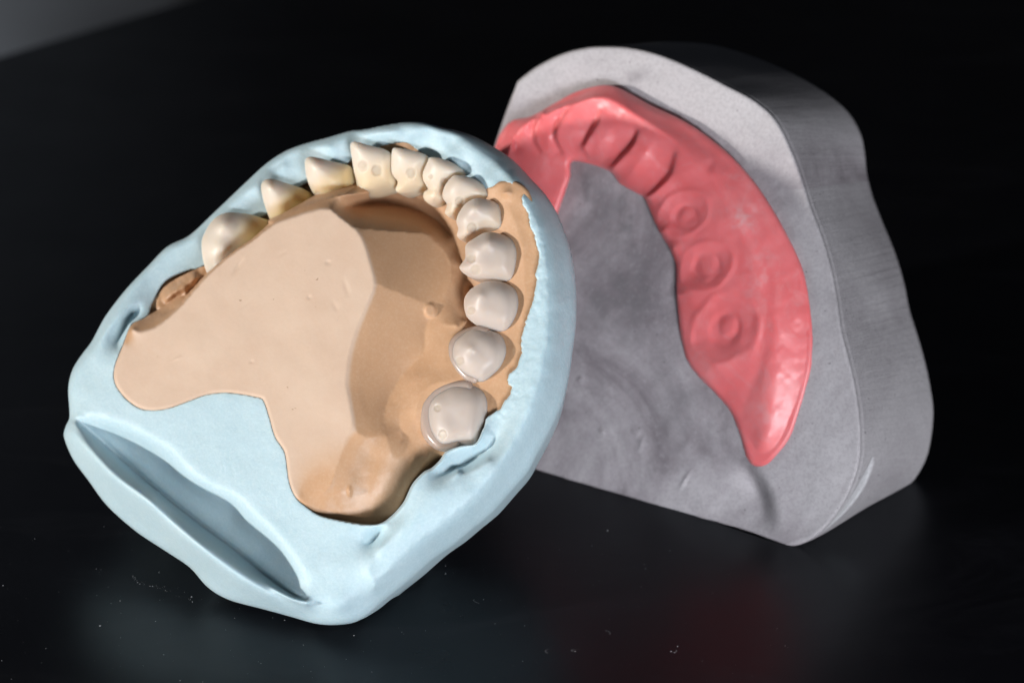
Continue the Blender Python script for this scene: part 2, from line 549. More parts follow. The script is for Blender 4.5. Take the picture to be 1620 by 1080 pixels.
H += thumb*np.sin(ang/2.6+1.5*vnoise(g.X, g.Y, 25, 3))*.02
H = np.where(sd > 0, H-smooth01(sd/7)*np.clip(H+21.5, 0, 26), H)
blue = solid('silicone_mould', g, H, FB, [(.990, -1.1), (.978, -2.6), (.945, -6), (.90, -11), (.82, -17), (.66, -23), (.40, -26)], M_BLUE, floor=.05, edge=(12, 1.6))
tag(blue, 'pale blue silicone putty tray with a long groove, cradling the tan model with white teeth', 'silicone mould')

# ------------------------------------------------------------------ tan dental model
TAN_OUT = FLAT_EDGE + [(645,800),(668,768),(692,738),(720,728),(760,712),(800,668),(826,630),(838,580),(852,520),(866,460),(869,410),(864,370),(848,335),(836,302),(815,286),(793,286),(771,295),
 (740,272),(700,250),(665,233),(636,222),(600,229),(560,242),(520,264),(480,285),(440,314),(405,338),(360,370),(320,412),(290,427),(258,446),(240,480),(232,500)]
g = Grid(TAN_OUT, 2.0)
EDGE0 = [(x, y, -.15) for x, y in FLAT_EDGE[1:21]] + [(485,802,-.9),(505,815,-2.2),(545,825,-4),(585,831,-6),(605,828,-7.4),(620,818,-8.6)]
PLAT = [(x, y, 0) for x, y in [(209,521),(221,526),(246,519),(268,502),(290,480),(320,445),(340,425),(370,400),(400,380),(430,357),(470,343),(500,334),(521,332),(540,346),(558,360),
 (573,382),(583,415),(591,448),(585,467),(566,510),(552,553),(546,603),(552,642),(556,670)]] + [(548,692,-.2),(538,720,-.3),(528,750,-.4),(520,772,-.6),(500,782,-.7),(480,778,-.5)]
OUTER = [(208,515,-1.6),(218,509,-2.2),(234,502,-3.2),(268,491,-3.4),(287,477,-3.4),(315,440,-9),(335,420,-9),(365,395,-9),(395,375,-9),(425,352,-8)]
LEDGE = [(425,352,-1),(470,331,-1.2),(500,319,-1.5),(530,311,-2),(553,308,-3),(600,303,-10.5),(630,303,-12),(672,318,-12),(700,343,-11),(718,378,-9.8),(727,400,-9.2),(732,440,-8.6),(734,470,-8)]
FACET = [(558,360,0),(600,364,-2.4),(640,367,-4.9),(672,370,-6.9),(698,393,-7.6),(713,420,-7.4),(713,448,-6.6),(690,487,-5.5),(674,518,-5.3),(671,557,-5.2),(650,580,-4.9),(628,607,-4.3),(613,635,-3.6),(608,662,-2.9),(601,685,-2.0),(583,692,-1.1),(566,685,-.4),(556,670,0)]
CRE = [(591,448,0),(640,467,-2.75),(690,487,-5.5)]
TRENCH = [(545,327,-5),(570,324,-12),(600,320,-16.5),(645,327,-17.5),(688,346,-15.5),(712,372,-12)]
H = g.solve([EDGE0, PLAT, OUTER, LEDGE, FACET, CRE, TRENCH,
    [(738,508,-5.6),(706,545,-4.7),(704,570,-4.5),(715,600,-4.2),(690,606,-3.8),(668,622,-3.7),(659,648,-3.9),(659,675,-4.8),(676,708,-6.2),(697,720,-8)],
    [(660,592,-4.3),(641,617,-4.0),(632,660,-3.9),(636,695,-4.6)], [(612,690,-2.4),(618,720,-3.0)],
    [(566,702,-.9),(557,740,-1.3),(548,775,-1.7),(540,800,-2.6)], [(584,716,-2.3),(578,760,-3.1),(572,800,-4)], [(608,720,-2.9),(604,765,-4),(590,800,-5)], [(655,722,-5.2),(630,765,-5.6)],[(678,720,-6.6),(650,762,-6.6),(624,797,-6.6)],
    [(695,726,-10),(670,752,-10),(652,782,-9.4),(634,806,-9)],
    [(800,318,-5.4),(812,345,-5.2),(827,390,-5.2),(829,420,-5.2),(830,480,-5.2),(812,550,-5.2),(785,603,-5.1),(775,640,-5.0)],
    [(836,302,-5),(848,335,-5.2),(864,370,-5.4),(869,410,-5.4),(866,460,-5.4),(852,520,-5.4),(838,580,-5.3),(826,630,-5.2),(800,668,-5.2)],
    [(600,231,-8.2),(636,224,-7.6),(665,236,-8.2),(700,252,-9),(740,275,-8),(771,298,-6.2),(793,290,-5.2),(815,290,-5)], [(797,306,-4.2),(806,304,-4.4)], [(782,322,-7)],
    [(600,260,-11),(540,282,-11),(480,310,-11),(410,352,-11),(345,385,-11)], [(258,450,-7),(238,490,-7),(290,435,-8)], [(722,515,-5.0),(700,512,-5.2)], [(745,455,-10),(740,510,-8.5)]])
g_tan = g
H0 = gauss(H, .6)
lobe = smooth01(1.4-np.hypot((g.X-590)/95, (g.Y-765)/75))*smooth01((-.25-H0)/.8)
H = gauss(H, .55)*(1-lobe)+gauss(H, 4.0)*lobe
fp = catmull([(a, b) for a, b, _ in FACET]+[(551, 640), (546, 603), (552, 553), (566, 510), (585, 467), (591, 448), (583, 415), (573, 382)], True)
fac_in = gauss(inside(fp, g.X, g.Y).astype(float), 1.5)
top = smooth01((-.8-H)/.8)
plat_in = 1-top
H += fbm(g.X, g.Y, 90, 11, 3)*.10*plat_in + top*fbm(g.X, g.Y, 26, 21, 3)*.06*(1-fac_in)
# shallow nicks and casting pimples
for (nx, ny, ln, wd, an, dp) in [(377,421,13,3.0,-55,-.55),(548,455,12,4,75,-.3),(531,485,9,4,60,-.22),(519,415,4,3,0,-.35),(489,470,3,3,0,-.35),(398,572,3,2,0,-.3),(281,567,7,2,-25,.25),(448,400,10,3,-30,-.12),(390,480,14,3,-40,-.1)]:
    a = math.radians(an); u = (g.X-nx)*math.cos(a)+(g.Y-ny)*math.sin(a); v = -(g.X-nx)*math.sin(a)+(g.Y-ny)*math.cos(a)
    H += .4*dp*np.exp(-(u/ln)**2-(v/wd)**2)
dd = np.hypot((g.X-681)/9, (g.Y-491)/11)
H += .45*smooth01((1.25-dd)/.5)*np.where(g.Y < 505, 1, .4)
dd = np.hypot((g.X-553)/2.4, (g.Y-777)/6)
H += .4*np.exp(-dd**2)
gloss = np.clip(top*.55+.45*np.exp(-(((g.X-560)/70)**2+((g.Y-770)/55)**2)), 0, 1)*np.where(g.Y > 560, 1, .45)
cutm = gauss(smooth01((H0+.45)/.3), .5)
base_pt = FB.W(np.array(450.), np.array(560.), np.array(-18.))
model = bpy.data.objects.new('dental_model', None); COL.objects.link(model)
model.location = base_pt*MM; model.empty_display_size = .01
tag(model, 'tan plaster dental model with a row of ivory crowns, set in the blue putty', 'dental model')
H_tan = H
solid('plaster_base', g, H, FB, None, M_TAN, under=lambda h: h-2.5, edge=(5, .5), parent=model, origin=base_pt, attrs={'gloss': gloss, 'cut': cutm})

# carved stone tooth at the far left of the model
ST = [(234,503),(237,488),(244,474),(256,458),(272,445),(292,434),(312,425),(326,421),(334,428),(334,445),(312,462),(292,482),(270,496),(250,505)]
g = Grid(ST, 1.5)
H = g.solve([[(x, y, -5.6) for x, y in ST+ST[:1]], [(262,472,-4.0),(285,455,-3.8),(312,438,-4.0)], [(255,488,-4.9),(275,476,-5.4),(297,460,-5.2),(318,444,-5.3)], [(270,486,-4.4),(283,470,-4.4)], [(292,468,-4.4),(300,450,-4.5)]])
H = gauss(H, 1.6)+fbm(g.X, g.Y, 14, 4, 2)*.25
o = solid('stone_tooth', g, H, FB, [(.98, -1.5), (.9, -3)], M_TAN, parent=model, origin=base_pt, attrs={'gloss': np.ones_like(H)*.9})
o['label'] = 'tan plaster molar left of the white teeth'

# ------------------------------------------------------------------ crowns
# outline, (base px, h), (tip px, h), dome mm, dome radius px, neck amount, dimples (x, y, r), cusps (x, y, r, mm)
TEETH = [
 ([(319,395),(320,378),(328,360),(340,345),(356,337),(372,336),(395,339),(415,345),(432,352),(446,370),(430,400),(390,430),(350,455),(330,436),(322,415)],
  ((420,400),-8.5), ((335,362),-4.6), 3.4, 34, 1.0, [], [(352,355,16,.7),(346,392,14,.5)]),
 ([(413,297),(415,288),(421,284),(431,283),(454,290),(478,298),(497,309),(510,322),(508,340),(470,360),(436,366),(430,353),(423,337),(416,315)],
  ((480,338),-9), ((418,290),-4.4), 3.0, 28, 1.0, [], [(428,297,11,.5)]),
 ([(482,258),(484,251),(490,248),(500,249),(517,253),(541,259),(555,264),(561,284),(565,304),(560,318),(530,326),(509,326),(503,314),(494,303),(485,281)],
  ((545,312),-9.5), ((488,252),-4.6), 2.8, 28, .75, [(502,308,6)], [(505,262,16,.3)]),
 ([(554,230),(558,224),(566,225),(588,231),(605,235),(619,243),(623,254),(622,270),(624,292),(605,300),(586,305),(566,306),(562,300),(564,293),(560,272),(556,247)],
  ((595,308),-9.5), ((562,226),-4.8), 2.2, 26, .42, [(574,263,8.5),(596,270,9)], []),
 ([(620,241),(623,234),(636,235),(660,240),(675,246),(679,253),(670,275),(670,288),(672,297),(656,302),(631,305),(626,300),(629,288),(620,274),(619,257)],
  ((650,308),-9.8), ((628,236),-5.2), 2.2, 24, .3, [(650,274,8.5)], []),
 ([(677,255),(680,249),(694,250),(713,256),(730,267),(737,277),(722,284),(707,293),(701,308),(700,317),(689,322),(677,321),(670,313),(671,304),(677,299),(670,286),(669,274)],
  ((700,318),-9.2), ((684,252),-5.4), 2.3, 21, .2, [(681,280,4),(703,289,7.5)], [(684,310,9,.5)]),
 ([(704,294),(714,281),(720,277),(733,278),(752,284),(771,298),(783,314),(770,320),(744,326),(729,336),(723,344),(713,344),(704,337),(707,324),(700,311)],
  ((745,335),-8.8), ((722,281),-5.4), 2.5, 22, .2, [(727,319,8)], [(714,334,9,.4)]),
 ([(722,350),(726,337),(737,322),(752,314),(769,315),(788,323),(800,343),(807,363),(795,372),(771,369),(753,374),(740,382),(730,380),(723,373),(725,362)],
  ((775,368),-8.2), ((742,326),-5.2), 2.8, 24, .15, [(747,361,9)], [(752,330,10,.35)]),
 ([(737,388),(752,376),(771,367),(795,371),(814,382),(822,398),(823,415),(820,434),(812,450),(793,448),(767,446),(743,438),(731,430),(727,422),(736,408)],
  ((795,440),-7.6), ((745,390),-5.0), 3.2, 30, .05, [(745,409,7),(752,427,8.5)], [(772,385,11,.5)]),
 ([(734,478),(737,467),(748,455),(770,445),(797,447),(817,460),(824,483),(818,507),(802,527),(780,524),(757,516),(740,503),(735,490)],
  ((800,512),-7.0), ((748,462),-5.4), 3.3, 30, .0, [(745,491,6.5)], [(759,467,9,.5)]),
 ([(714,557),(718,540),(732,528),(752,519),(777,523),(797,534),(804,557),(797,580),(778,600),(763,609),(742,602),(724,588),(716,572)],
  ((785,580),-6.6), ((735,545),-5.4), 3.4, 32, .0, [(727,571,7)], [(744,552,9,.5)]),
 ([(673,650),(678,632),(693,617),(718,606),(743,606),(763,616),(772,634),(770,658),(765,681),(753,702),(727,707),(700,711),(684,697),(675,675)],
  ((750,670),-6.0), ((690,640),-5.4), 3.2, 36, .0, [(692,645,6),(700,687,7.5)], [(735,640,22,.25)]),
]
TLAB = ['large ivory molar crown with amber neck at the left end of the row', 'pointed ivory crown with amber neck beside the large left molar', 'smooth ivory crown with yellowish base third from left', 'tall ivory incisor with two round dimples',
 'ivory incisor with one faint round dimple', 'small ivory incisor with a lobe at its foot', 'small ivory incisor beside the bare tan gum notch', 'ivory canine with a notched inner side', 'ivory premolar with two notches on its inner side', 'rounded ivory premolar with a low point',
 'rounded ivory premolar ringed by a clear collar', 'broad flat molar crown with two small holes and a clear collar']
for ti, (out, (bp, bh), (tp, th), dome, R, neck, dims, cusps) in enumerate(TEETH):
    g = Grid(out, 1.1)
    ax = np.array(tp, float)-np.array(bp, float); L2 = ax @ ax
    t = ((g.X-bp[0])*ax[0]+(g.Y-bp[1])*ax[1])/L2
    lin = bh+(th-bh)*np.clip(t, -.3, 1.15)
    s = np.clip(g.s, 0, R)
    d1 = np.sqrt(np.clip(1-(1-s/R)**2, 0, 1))
    d1 = gauss(d1, 5.5)*.7+gauss(d1, 1.2)*.3
    H = lin+dome*d1
    for cx, cy, cr, mm_ in cusps:
        H += mm_*np.exp(-((g.X-cx)**2+(g.Y-cy)**2)/(cr*cr))
    H += fbm(g.X, g.Y, 30, 40+ti, 2)*.10
    dim = np.zeros_like(H)
    for dx, dy, dr in dims:
        q = np.hypot(g.X-dx, (g.Y-dy)/1.05)/dr
        f = smooth01((1.15-q)/.5)
        H -= .22*f
        dim = np.maximum(dim, f*.55)
    nk = neck*smooth01((.74-t)/.5)
    o = solid('tooth', g, H, FB, [(.995, -.8), (.96, -2.2), (.88, -4.0), (.7, -5.2)], M_TOOTH, parent=model, origin=base_pt, attrs={'neck': nk, 'dimple': dim, 'rose': np.full_like(H, max(0, min(1, (ti-5)/3)))})
    o['label'] = TLAB[ti]
    if ti in (10, 11):
        col = ([(707,557),(709,541),(722,527),(750,516),(772,519),(780,540),(770,570),(755,606),(737,604),(722,591),(711,574)] if ti == 10 else
               [(663,650),(667,631),(687,611),(717,601),(745,603),(752,630),(740,680),(727,706),(697,713),(679,703),(667,684)])
        gc = Grid(col, 1.3)
        e = np.clip(gc.s/9, 0, 1)
        Hc = -5.7+1.5*np.sqrt(np.clip(1-(1-e)**2, 0, 1)) if ti == 10 else -5.4+1.5*np.sqrt(np.clip(1-(1-e)**2, 0, 1))
        Hc = gauss(Hc, 1.0)
        solid('crown_collar', gc, Hc, FB, [(.98, -1.0), (.9, -2.2)], M_COLLAR, parent=o, origin=base_pt)

# ------------------------------------------------------------------ grey plaster cast
GREY_OUT = [(815,139),(820,128),(850,105),(890,85),(930,75),(965,73),(1000,76),(1040,85),(1090,105),(1150,135),(1190,156),(1218,178),(1235,200),(1255,242),(1270,282),(1283,325),(1300,370),(1315,420),
 (1325,470),(1332,520),(1340,552),(1350,592),(1357,630),(1362,675),(1361,725),(1350,765),(1335,796),(1310,830),(1280,855),(1245,866),(1215,864),(1185,855),(1135,835),(1070,812),(1010,797),(930,777),(835,749),
 (760,728),(700,706),(684,660),(690,590),(712,470),(750,340),(785,222),(800,178)]
g = Grid(GREY_OUT, 2.5)
PINK_OUT = [(785,228),(793,209),(811,191),(840,184),(875,165),(910,146),(945,136),(970,136),(995,147),(1025,164),(1080,190),(1120,216),(1160,250),(1195,290),(1225,335),(1250,380),(1270,425),(1280,465),(1287,515),(1287,565),(1280,605),
 (1267,650),(1250,695),(1220,732),(1205,739),(1190,735),(1180,720),(1170,685),(1155,650),(1130,620),(1105,595),(1087,570),(1080,545),(1075,520),(1070,465),(1069,420),(1060,395),(1040,360),(1025,325),(1019,313),(1008,306),(980,290),(967,273),
 (935,260),(905,256),(902,280),(885,330),(862,395),(820,430),(785,400),(775,320),(776,260)]
H = g.solve([[(x, y, 0) for x, y in [(905,262),(960,280),(1010,316),(1055,400),(1066,470),(1076,560),(1120,622),(1160,680),(1178,735)]],
  [(900,600,0),(1000,700,0),(1100,780,-.2)], [(835,745,-.4),(1010,793,-.5),(1135,830,-.6),(1185,850,-.3),(1215,860,-.4)],
  [(1183,744,-1.2),(1196,768,-2.6),(1207,795,-2.4),(1215,825,-1)], [(1192,741,1.0),(1206,752,1.3),(1219,775,1.1),(1228,800,.7),(1234,828,.1)],
  [(1228,735,1.0),(1262,695,1.2),(1285,640,1.2),(1297,565,1.2),(1296,500,1.1),(1282,430,.9),(1260,370,.6),(1235,325,.3),(1205,285,0),(1165,240,-.3),(1120,205,-.5),(1080,180,-.6),(1030,150,-.6),(1000,135,-.5),(965,125,-.3),(920,133,-.2),(870,155,0),(820,180,0)],
  [(1355,640,.6),(1350,740,.4),(1310,815,.2),(1260,855,-.1)], [(1320,470,.3),(1300,390,.2),(1270,300,.1),(1235,215,-.2)],
  [(1215,180,-.3),(1150,142,0),(1090,112,.2),(1000,83,.3),(930,82,.3),(860,105,.3),(822,133,.2)], [(1300,700,1.3),(1290,770,.8)]])
H = gauss(H, 2.0)+fbm(g.X, g.Y, 70, 51, 4)*.16+fbm(g.X, g.Y, 20, 57, 2)*.04
# small scar marks in the palate
for (nx, ny, ln, wd, an, dp) in [(1083,760,14,2.5,-60,.35),(1015,700,10,3,-75,.25),(953,683,5,3,60,.3),(918,600,4,4,0,.35),(1005,683,6,3,45,.25)]:
    a = math.radians(an); u = (g.X-nx)*math.cos(a)+(g.Y-ny)*math.sin(a); v = -(g.X-nx)*math.sin(a)+(g.Y-ny)*math.cos(a)
    H += dp*np.exp(-(u/ln)**2-(v/wd)**2)
blob = lambda cx, cy, rx, ry, an=0: np.exp(-(((g.X-cx)*math.cos(an)+(g.Y-cy)*math.sin(an))/rx)**2-((-(g.X-cx)*math.sin(an)+(g.Y-cy)*math.cos(an))/ry)**2)
stain = .42*blob(1000,360,30,70,-.2)+.35*blob(930,310,35,45)+.3*blob(960,480,60,60)+.25*blob(1010,470,30,60)+.2*blob(900,400,25,90)+.2*blob(1060,640,50,60)+.2*blob(1210,800,12,30,-.3)+.25*blob(980,128,60,12,-.2)
stain = np.clip(2.2*stain*(.6+.8*fbm(g.X, g.Y, 30, 71, 4)), 0, .85)
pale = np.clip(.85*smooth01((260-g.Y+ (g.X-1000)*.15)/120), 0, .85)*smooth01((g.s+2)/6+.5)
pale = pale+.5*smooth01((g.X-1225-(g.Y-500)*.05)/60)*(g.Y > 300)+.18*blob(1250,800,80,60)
gk = [(965,73),(1090,105),(1150,135),(1218,178),(1235,200),(1270,282),(1300,370),(1325,470),(1340,552),(1357,630),(1362,675),(1361,725),(1350,765),(1310,830),(1245,866),(1135,835),(930,777),(700,706),(684,660),(712,470),(785,222),(820,128)]
bk = [(1080,67),(1210,92),(1270,117),(1352,175),(1372,212),(1378,270),(1402,345),(1438,440),(1458,520),(1480,605),(1487,655),(1476,722),(1452,763),(1398,800),(1330,832),(1240,795),(1040,740),(810,680),(800,640),(830,450),(900,200),(935,115)]
GO = g.out


def arc(poly, pts):
    seg = np.linalg.norm(np.roll(poly, -1, 0)-poly, axis=1); cum = np.concatenate([[0], np.cumsum(seg)[:-1]])
    return np.array([cum[np.argmin(((poly-np.array(p))**2).sum(1))] for p in pts]), cum, seg.sum()


def grey_back(x, y, h, B):
    ka, cum, tot = arc(GO[:, :2], gk)
    order = np.argsort(ka); ka = ka[order]; kb = np.array(bk, float)[order]; kf = np.array(gk, float)[order]
    off = kb-kf
    ka = np.concatenate([ka-tot, ka, ka+tot]); off = np.concatenate([off]*3)
    va = []
    for a, b in zip(x, y):
        i = int(np.argmin((GO[:, 0]-a)**2+(GO[:, 1]-b)**2)); p = np.array([a, b]); best = None
        for i0 in (i-1, i):
            q0, q1 = GO[i0 % len(GO), :2], GO[(i0+1) % len(GO), :2]
            dv = q1-q0; l2 = max(dv @ dv, 1e-9); t = min(1, max(0, ((p-q0) @ dv)/l2)); e = np.linalg.norm(q0+t*dv-p)
            if best is None or e < best[0]:
                best = (e, (cum[i0 % len(GO)]+t*math.sqrt(l2)) % tot)
        va.append(best[1])
    va = np.array(va)
    ox = np.interp(va, ka, off[:, 0]); oy = np.interp(va, ka, off[:, 1])
    # light smoothing of the offsets round the loop
    k = 9
    sm = lambda a: sum(np.roll(a, i) for i in range(-k, k+1))/(2*k+1)
    ox, oy = sm(ox), sm(oy)
    Bk = FG.W(x+ox, y+oy, np.full_like(x, -28.0))
    res = []
    cen = Bk.mean(0)
    c0, c1 = [cum[np.argmin((GO[:, 0]-a)**2+(GO[:, 1]-b)**2)] for a, b in ((1361, 722), (1298, 842))]
    grey_back.chip = []; grey_back.arc = []; grey_back.dep = []
    for t in np.linspace(.015, .90, 60):
        R = B*(1-t)+Bk*t
        out_ = R-R.mean(0); out_ /= np.linalg.norm(out_, axis=1)[:, None]
        w = vnoise(va/1.0, np.full_like(va, t*100), 60, 5)*.16
        cc = (va-c0)/(c1-c0); ct = .05+.12*np.clip(1-cc, 0, 1); hw = .07*np.clip(np.sin(np.clip(cc, 0, 1)*math.pi), 0, 1)**.6
        grey_back.arc.append(va); grey_back.dep.append(np.full_like(va, t*28))
        grey_back.chip.append(smooth01((hw-np.abs(t-ct))/.02)*(hw > 0.004))
        w = w-.5*smooth01((hw-np.abs(t-ct))/.03)
        edge = -.25 if t < .02 else 0
        res.append(R+out_*(w*math.sin(math.pi*t)+edge)[:, None])
    for a in (20, 45, 70, 90):
        a = math.radians(a); r = 2.6
        R = B*.10+Bk*.90
        out_ = Bk-cen; out_ /= np.linalg.norm(out_, axis=1)[:, None]
        res.append(R*(1-math.sin(a))+Bk*math.sin(a)-out_*r*(1-math.cos(a)))
    return res


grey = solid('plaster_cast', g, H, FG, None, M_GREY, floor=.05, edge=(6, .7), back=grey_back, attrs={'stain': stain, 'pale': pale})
tag(grey, 'thick grey plaster cast block standing on its straight edge, holding the pink gum piece', 'plaster cast')

# ------------------------------------------------------------------ pink gingiva
g = Grid(PINK_OUT, 1.8)
ARCH = [(795,330,3.6),(800,260,4.2),(822,205,4.4),(860,183,4.8),(905,165,5.2),(955,155,5.4),(1010,185,5.3),(1070,225,5.2),(1120,270,5.0),(1160,325,4.8),(1190,385,4.6),(1210,450,4.4),(1222,520,4.2),(1222,590,4.0),(1218,650,3.6),(1212,700,3.0)]
INN = [(1190,730,1.0),(1176,690,1.2),(1158,650,1.4),(1110,596,1.5),(1086,550,1.6),(1078,500,1.7),(1074,430,1.8),(1044,362,1.9),(1023,318,2.2),(980,286,1.6),(935,256,1.2),(904,256,2.0),(901,280,2.4),(884,330,2.6),(862,392,2.6)]
OUTE = [(788,228,.9),(811,194,1.2),(875,168,1.6),(945,140,2.6),(970,140,3.0),(1000,152,2.4),(1080,195,1.8),(1160,255,1.5),(1225,340,1.4),(1268,430,1.3),(1284,520,1.2),(1280,600,1.1),(1262,655,1.0),(1222,728,.8),(1205,736,.8)]
PAP = [[(861,178,5.2),(852,190,5.2),(846,204,4.9),(849,224,4.1),(858,240,3.0)],
       [(902,173,5.4),(892,187,5.4),(880,207,5.1),(884,227,4.0),(893,243,2.8)],
       [(949,178,5.4),(948,190,5.5),(930,222,5.2),(924,235,4.6),(935,250,2.4)],
       [(1009,211,5.2),(1002,229,5.4),(975,260,5.0),(969,270,4.0)],
       [(1070,245,5.0),(1062,275,5.2),(1042,298,4.9),(1024,313,3.8)]]
DEEP = [[(x-4.5, y-1.5, h-q) for (x, y, h), q in zip(p, [.9, 1.7, 1.5, .9, .4])] for p in PAP]
MID = [[(812,215,3.4),(818,237,2.8)], [(866,200,4.2),(868,222,3.8),(872,240,2.8)], [(908,190,4.8),(902,212,4.4),(905,235,3.2)], [(962,205,5.0),(948,228,4.5),(948,248,3.0)], [(1022,240,5.0),(1002,268,4.4),(990,284,2.8)], [(1045,330,3.7),(1080,300,4.3),(1100,285,4.5)]]
H = g.solve([ARCH, INN, OUTE] + PAP + DEEP + MID + [[(1100,470,3.4),(1180,470,4.2)], [(1110,575,3.0),(1180,580,3.7)], [(1045,365,3.2),(1120,360,4.4)], [(1062,395,3.5),(1090,382,4.0),(1130,380,4.6)], [(1072,468,3.5),(1110,458,4.0),(1165,455,4.5)], [(1195,660,2.6),(1200,700,2.2)]])
# blur, large elsewhere
for lx, ly, lr, la in ((830,214,15,.5),(868,212,19,.7),(906,212,23,.9),(950,224,25,.9),(1004,252,30,.55)):
    H += la*np.exp(-(((g.X-lx)*.8+(g.Y-ly)*.5)/lr)**2-((-(g.X-lx)*.5+(g.Y-ly)*.8)/(lr*1.15))**2)
w = smooth01((g.X-1040)/60)
H = gauss(H, 1.0)*(1-w)+gauss(H, 5.0)*w


def socket(cx, cy, rx, ry, an, depth, ring, core, ccx, ccy, cr):
    global H
    a = math.radians(an)
    u = (g.X-cx)*math.cos(a)+(g.Y-cy)*math.sin(a); v = -(g.X-cx)*math.sin(a)+(g.Y-cy)*math.cos(a)
    q = np.hypot(u/rx, v/ry)
    q = q*(1+.15*vnoise(g.X, g.Y, 30, int(cx)))
    H = H-depth*smooth01((1.05-q)/.7)+ring*np.exp(-((q-1.08)/.13)**2)
    q2 = np.hypot((u-(ccx-cx)*.4)/(rx*.62), (v-(ccy-cy)*.4)/(ry*.62))
    H = H-depth*.6*smooth01((1.05-q2)/.4)
    q2 = q2*(1+.12*vnoise(g.X, g.Y, 18, int(cy)))
    q3 = np.hypot((g.X-ccx-3)/cr, (g.Y-ccy-2)/(cr*1.15))*(1+.15*vnoise(g.X, g.Y, 14, int(cy)+3))
    H = H+core*.4*(smooth01((1.25-q3)/.9))-.12*np.exp(-((q3-1.2)/.15)**2)


socket(1082, 340, 40, 31, -35, .40, .20, .8, 1083, 342, 13)
socket(1118, 420, 46, 34, -30, .40, .20, .8, 1116, 420, 17)
socket(1145, 522, 44, 54, 20, .48, .22, .9, 1150, 514, 14)
wv = smooth01((g.X-1035)/30)
H = gauss(H, 1.1)*wv+H*(1-wv)
# flow lines and a shallow furrow on the outer slope
H += -.22*np.exp(-((np.hypot((g.X-1110)/105, (g.Y-480)/200)-1.0)/.09)**2)*smooth01((g.X-1150)/40)
H += -.25*np.exp(-(((g.X-1122)/9)**2+((g.Y-262)/9)**2))
H += fbm(g.X, g.Y, 50, 81, 3)*.14+fbm(g.X, g.Y, 16, 85, 2)*.045
H += .28*np.exp(-(((g.X-1205)/14)**2+((g.Y-700)/16)**2))
H = np.maximum(H, 1.5)
chalk = .75*np.exp(-(((g.X-1180)/26)**2+((g.Y-345)/22)**2))*(.5+.8*np.clip(fbm(g.X, g.Y, 9, 91, 3), -.4, 1))+.35*np.exp(-(((g.X-1205)/30)**2+((g.Y-440)/60)**2))*np.clip(fbm(g.X, g.Y, 12, 95, 3)+.3, 0, 1)+.35*np.exp(-(((g.X-1215)/30)**2+((g.Y-650)/35)**2))*np.clip(fbm(g.X, g.Y, 18, 97, 3)+.4, 0, 1)
pink = solid('gum_mask', g, H, FG, None, M_PINK, edge=(10, 1.1), under=lambda h: np.full_like(h, -1.6), attrs={'chalk': np.clip(chalk, 0, .9)})
tag(pink, 'translucent pink silicone gum arch with tooth sockets, fitted on the grey plaster cast', 'gum mask')

# ------------------------------------------------------------------ table, wall, dust
e1 = table_pt(0, 87); e2 = table_pt(245, 14)
d = (e2-e1)/np.linalg.norm(e2-e1)
A = e1-d*500; B = e1+d*900
front = np.array([d[1], -d[0], 0])*1
if front[1] > 0:
    front = -front
Cc = B+front*1500; D = A+front*1500
T = 18.0
top = [A, B, Cc, D]
bev = []
V = [p+np.array([0, 0, -1.2]) for p in top]
cen = sum(top)/4
V2 = [p+(cen-p)/np.linalg.norm(cen-p)*1.6 for p in top]
V3 = [p+np.array([0, 0, -T]) for p in top]
VV = V2+V+V3
fc = [[3, 2, 1, 0], [8, 9, 10, 11]]
for k in range(4):
    k2 = (k+1) % 4
    fc.append([k, k2, 4+k2, 4+k]); fc.append([4+k, 4+k2, 8+k2, 8+k])
tb = link_mesh('table', np.array(VV), fc, M_TABLE)
for p in tb.data.polygons:
    p.use_smooth = False
if tb.data.polygons[0].normal.z < 0:
    tb.data.flip_normals()
tag(tb, 'black matt table top with dust specks', 'table', kind='structure')

Yw = 1250.0
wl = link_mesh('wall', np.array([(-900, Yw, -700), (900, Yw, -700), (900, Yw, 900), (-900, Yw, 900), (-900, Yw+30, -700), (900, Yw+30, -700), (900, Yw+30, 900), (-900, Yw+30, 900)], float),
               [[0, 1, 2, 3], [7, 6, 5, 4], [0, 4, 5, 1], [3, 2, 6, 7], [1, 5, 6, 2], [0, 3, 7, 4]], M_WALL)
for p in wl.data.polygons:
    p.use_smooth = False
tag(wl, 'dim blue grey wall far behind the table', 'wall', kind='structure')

rs = np.random.RandomState(12)
V = []; fc = []


def crumb(c, r, sx=1.0, an=0.0):
    n0 = len(V)
    base = [(1, 0, 0), (-1, 0, 0), (0, 1, 0), (0, -1, 0), (0, 0, 1), (0, 0, -.6)]
    for b in base:
        q = np.array(b)*r*(.7+.6*rs.rand()); q[0] *= sx
        q = np.array([q[0]*math.cos(an)-q[1]*math.sin(an), q[0]*math.sin(an)+q[1]*math.cos(an), q[2]*.6])
        V.append(c+q+np.array([0, 0, r*.4]))
    for t in ((0, 2, 4), (2, 1, 4), (1, 3, 4), (3, 0, 4), (2, 0, 5), (1, 2, 5), (3, 1, 5), (0, 3, 5)):
        fc.append([n0+i for i in t])


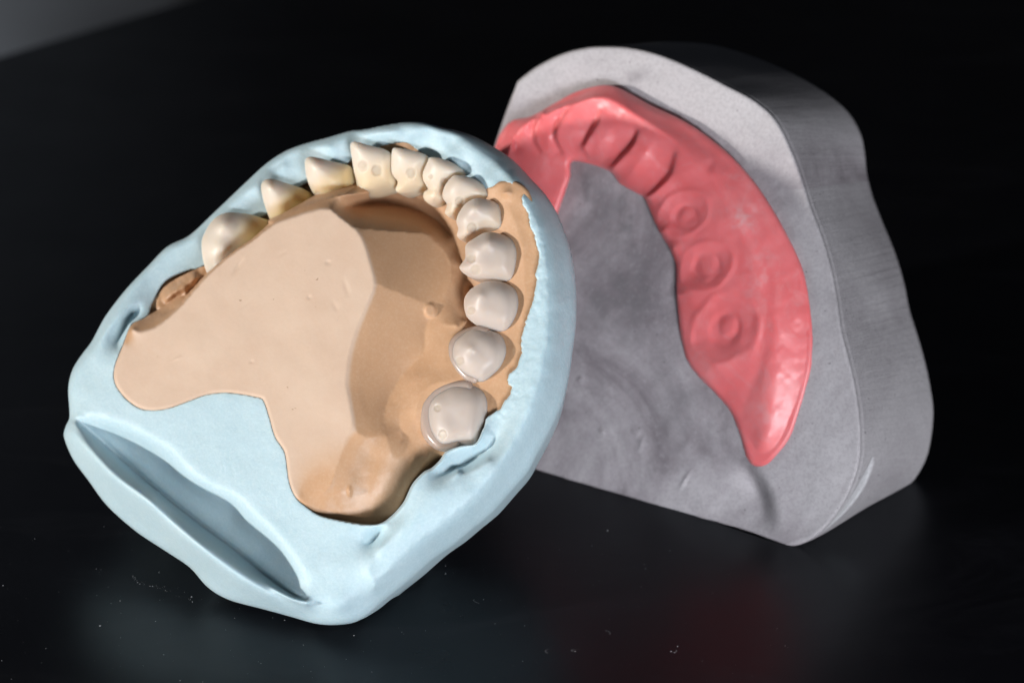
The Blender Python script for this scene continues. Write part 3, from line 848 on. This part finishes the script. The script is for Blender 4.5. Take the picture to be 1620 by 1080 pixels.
for px, py, r in [(5,926,.14),(158,990,.22),(190,950,.1),(303,944,.16),(218,921,.1),(961,839,.22),(765,948,.12),(1062,1030,.16),(1072,1022,.14),(560,1005,.18),(285,1076,.12),(910,1030,.12),(705,907,.12),(480,1020,.1),(1014,928,.08)]:
    crumb(table_pt(px, py), r*.8)
for k in range(30):
    t = rs.rand(); px = 208+95*t+rs.randn()*3; py = 912+38*t+rs.randn()*2.2
    crumb(table_pt(px, py), .03+.05*rs.rand()**3)
for k in range(260):
    crumb(table_pt(rs.uniform(0, 1250), rs.uniform(820, 1078)), .025+.055*rs.rand()**4)
for k in range(110):
    crumb(table_pt(rs.uniform(0, 420), rs.uniform(200, 860)), .025+.05*rs.rand()**4)
for cx, cy in [(955,1000),(912,1030),(1062,1028),(872,1030),(760,950)]:      # lint fibres
    a0 = rs.rand()*6
    for k in range(9):
        a = a0+k*.25
        crumb(table_pt(cx+7*math.cos(a)*(1+.1*k), cy+3.5*math.sin(a)), .022, 3.0, -a)
for k in range(46):          # crumbs lying on the tan model
    px = rs.uniform(530, 700); py = rs.uniform(315, 360) if k < 26 else rs.uniform(360, 800)
    if k > 35:
        px, py = rs.uniform(790, 838), rs.uniform(320, 620)
    if inside(np.array(TAN_OUT, float), np.array([px]), np.array([py]))[0]:
        crumb(FB.W(np.array(px), np.array(py), g_tan.sample(H_tan, np.array([px]), np.array([py]))[0]+.03), .03+.05*rs.rand()**2)
du = link_mesh('dust', np.array(V), fc, M_DUST)
tag(du, 'pale plaster dust specks scattered over the black table', 'dust', kind='stuff')

# ------------------------------------------------------------------ light
w = bpy.data.worlds.new('World'); sc.world = w; w.use_nodes = True
bg = w.node_tree.nodes['Background']; bg.inputs[0].default_value = (.55, .65, .8, 1); bg.inputs[1].default_value = .02

target = FB.W(np.array(650.), np.array(480.), np.array(0.))


def lamp(name, pos, power, size, color, tgt=None, size_y=None):
    l = bpy.data.lights.new(name, 'AREA'); l.energy = power; l.size = size*MM; l.color = color
    if size_y:
        l.shape = 'RECTANGLE'; l.size_y = size_y*MM
    o = bpy.data.objects.new(name, l); COL.objects.link(o)
    o.location = Vector(pos*MM)
    o.rotation_euler = (Vector((target if tgt is None else tgt)*MM)-Vector(pos*MM)).to_track_quat('-Z', 'Y').to_euler()
    return o


Lc = np.array([.92, .015, -.36]); Lc /= np.linalg.norm(Lc)
Lw = M3 @ Lc
lamp('key_lamp', target-Lw*750, 6.3, 36, (1.0, .975, .935))
Fc = np.array([.17, -.36, .92]); Fc /= np.linalg.norm(Fc)
ftgt = FG.W(np.array(1240.), np.array(560.), np.array(0.))
fl = lamp('fill_lamp', ftgt+(M3 @ Fc)*450, 0.55, 150, (.90, .94, 1.0), tgt=ftgt, size_y=64)
fl.data.spread = math.radians(90)

# ------------------------------------------------------------------ camera
cd = bpy.data.cameras.new('camera'); cam = bpy.data.objects.new('camera', cd); COL.objects.link(cam)
cd.lens = 100; cd.sensor_width = 36; cd.clip_start = .01; cd.clip_end = 20
cam.location = Vector(CAM*MM)
cam.rotation_euler = (math.pi/2-PITCH, 0, 0)
cd.dof.use_dof = True; cd.dof.focus_distance = .440; cd.dof.aperture_fstop = 17
sc.camera = cam
sc.view_settings.view_transform = 'Standard'; sc.view_settings.look = 'None'; sc.view_settings.exposure = 0; sc.view_settings.gamma = 1
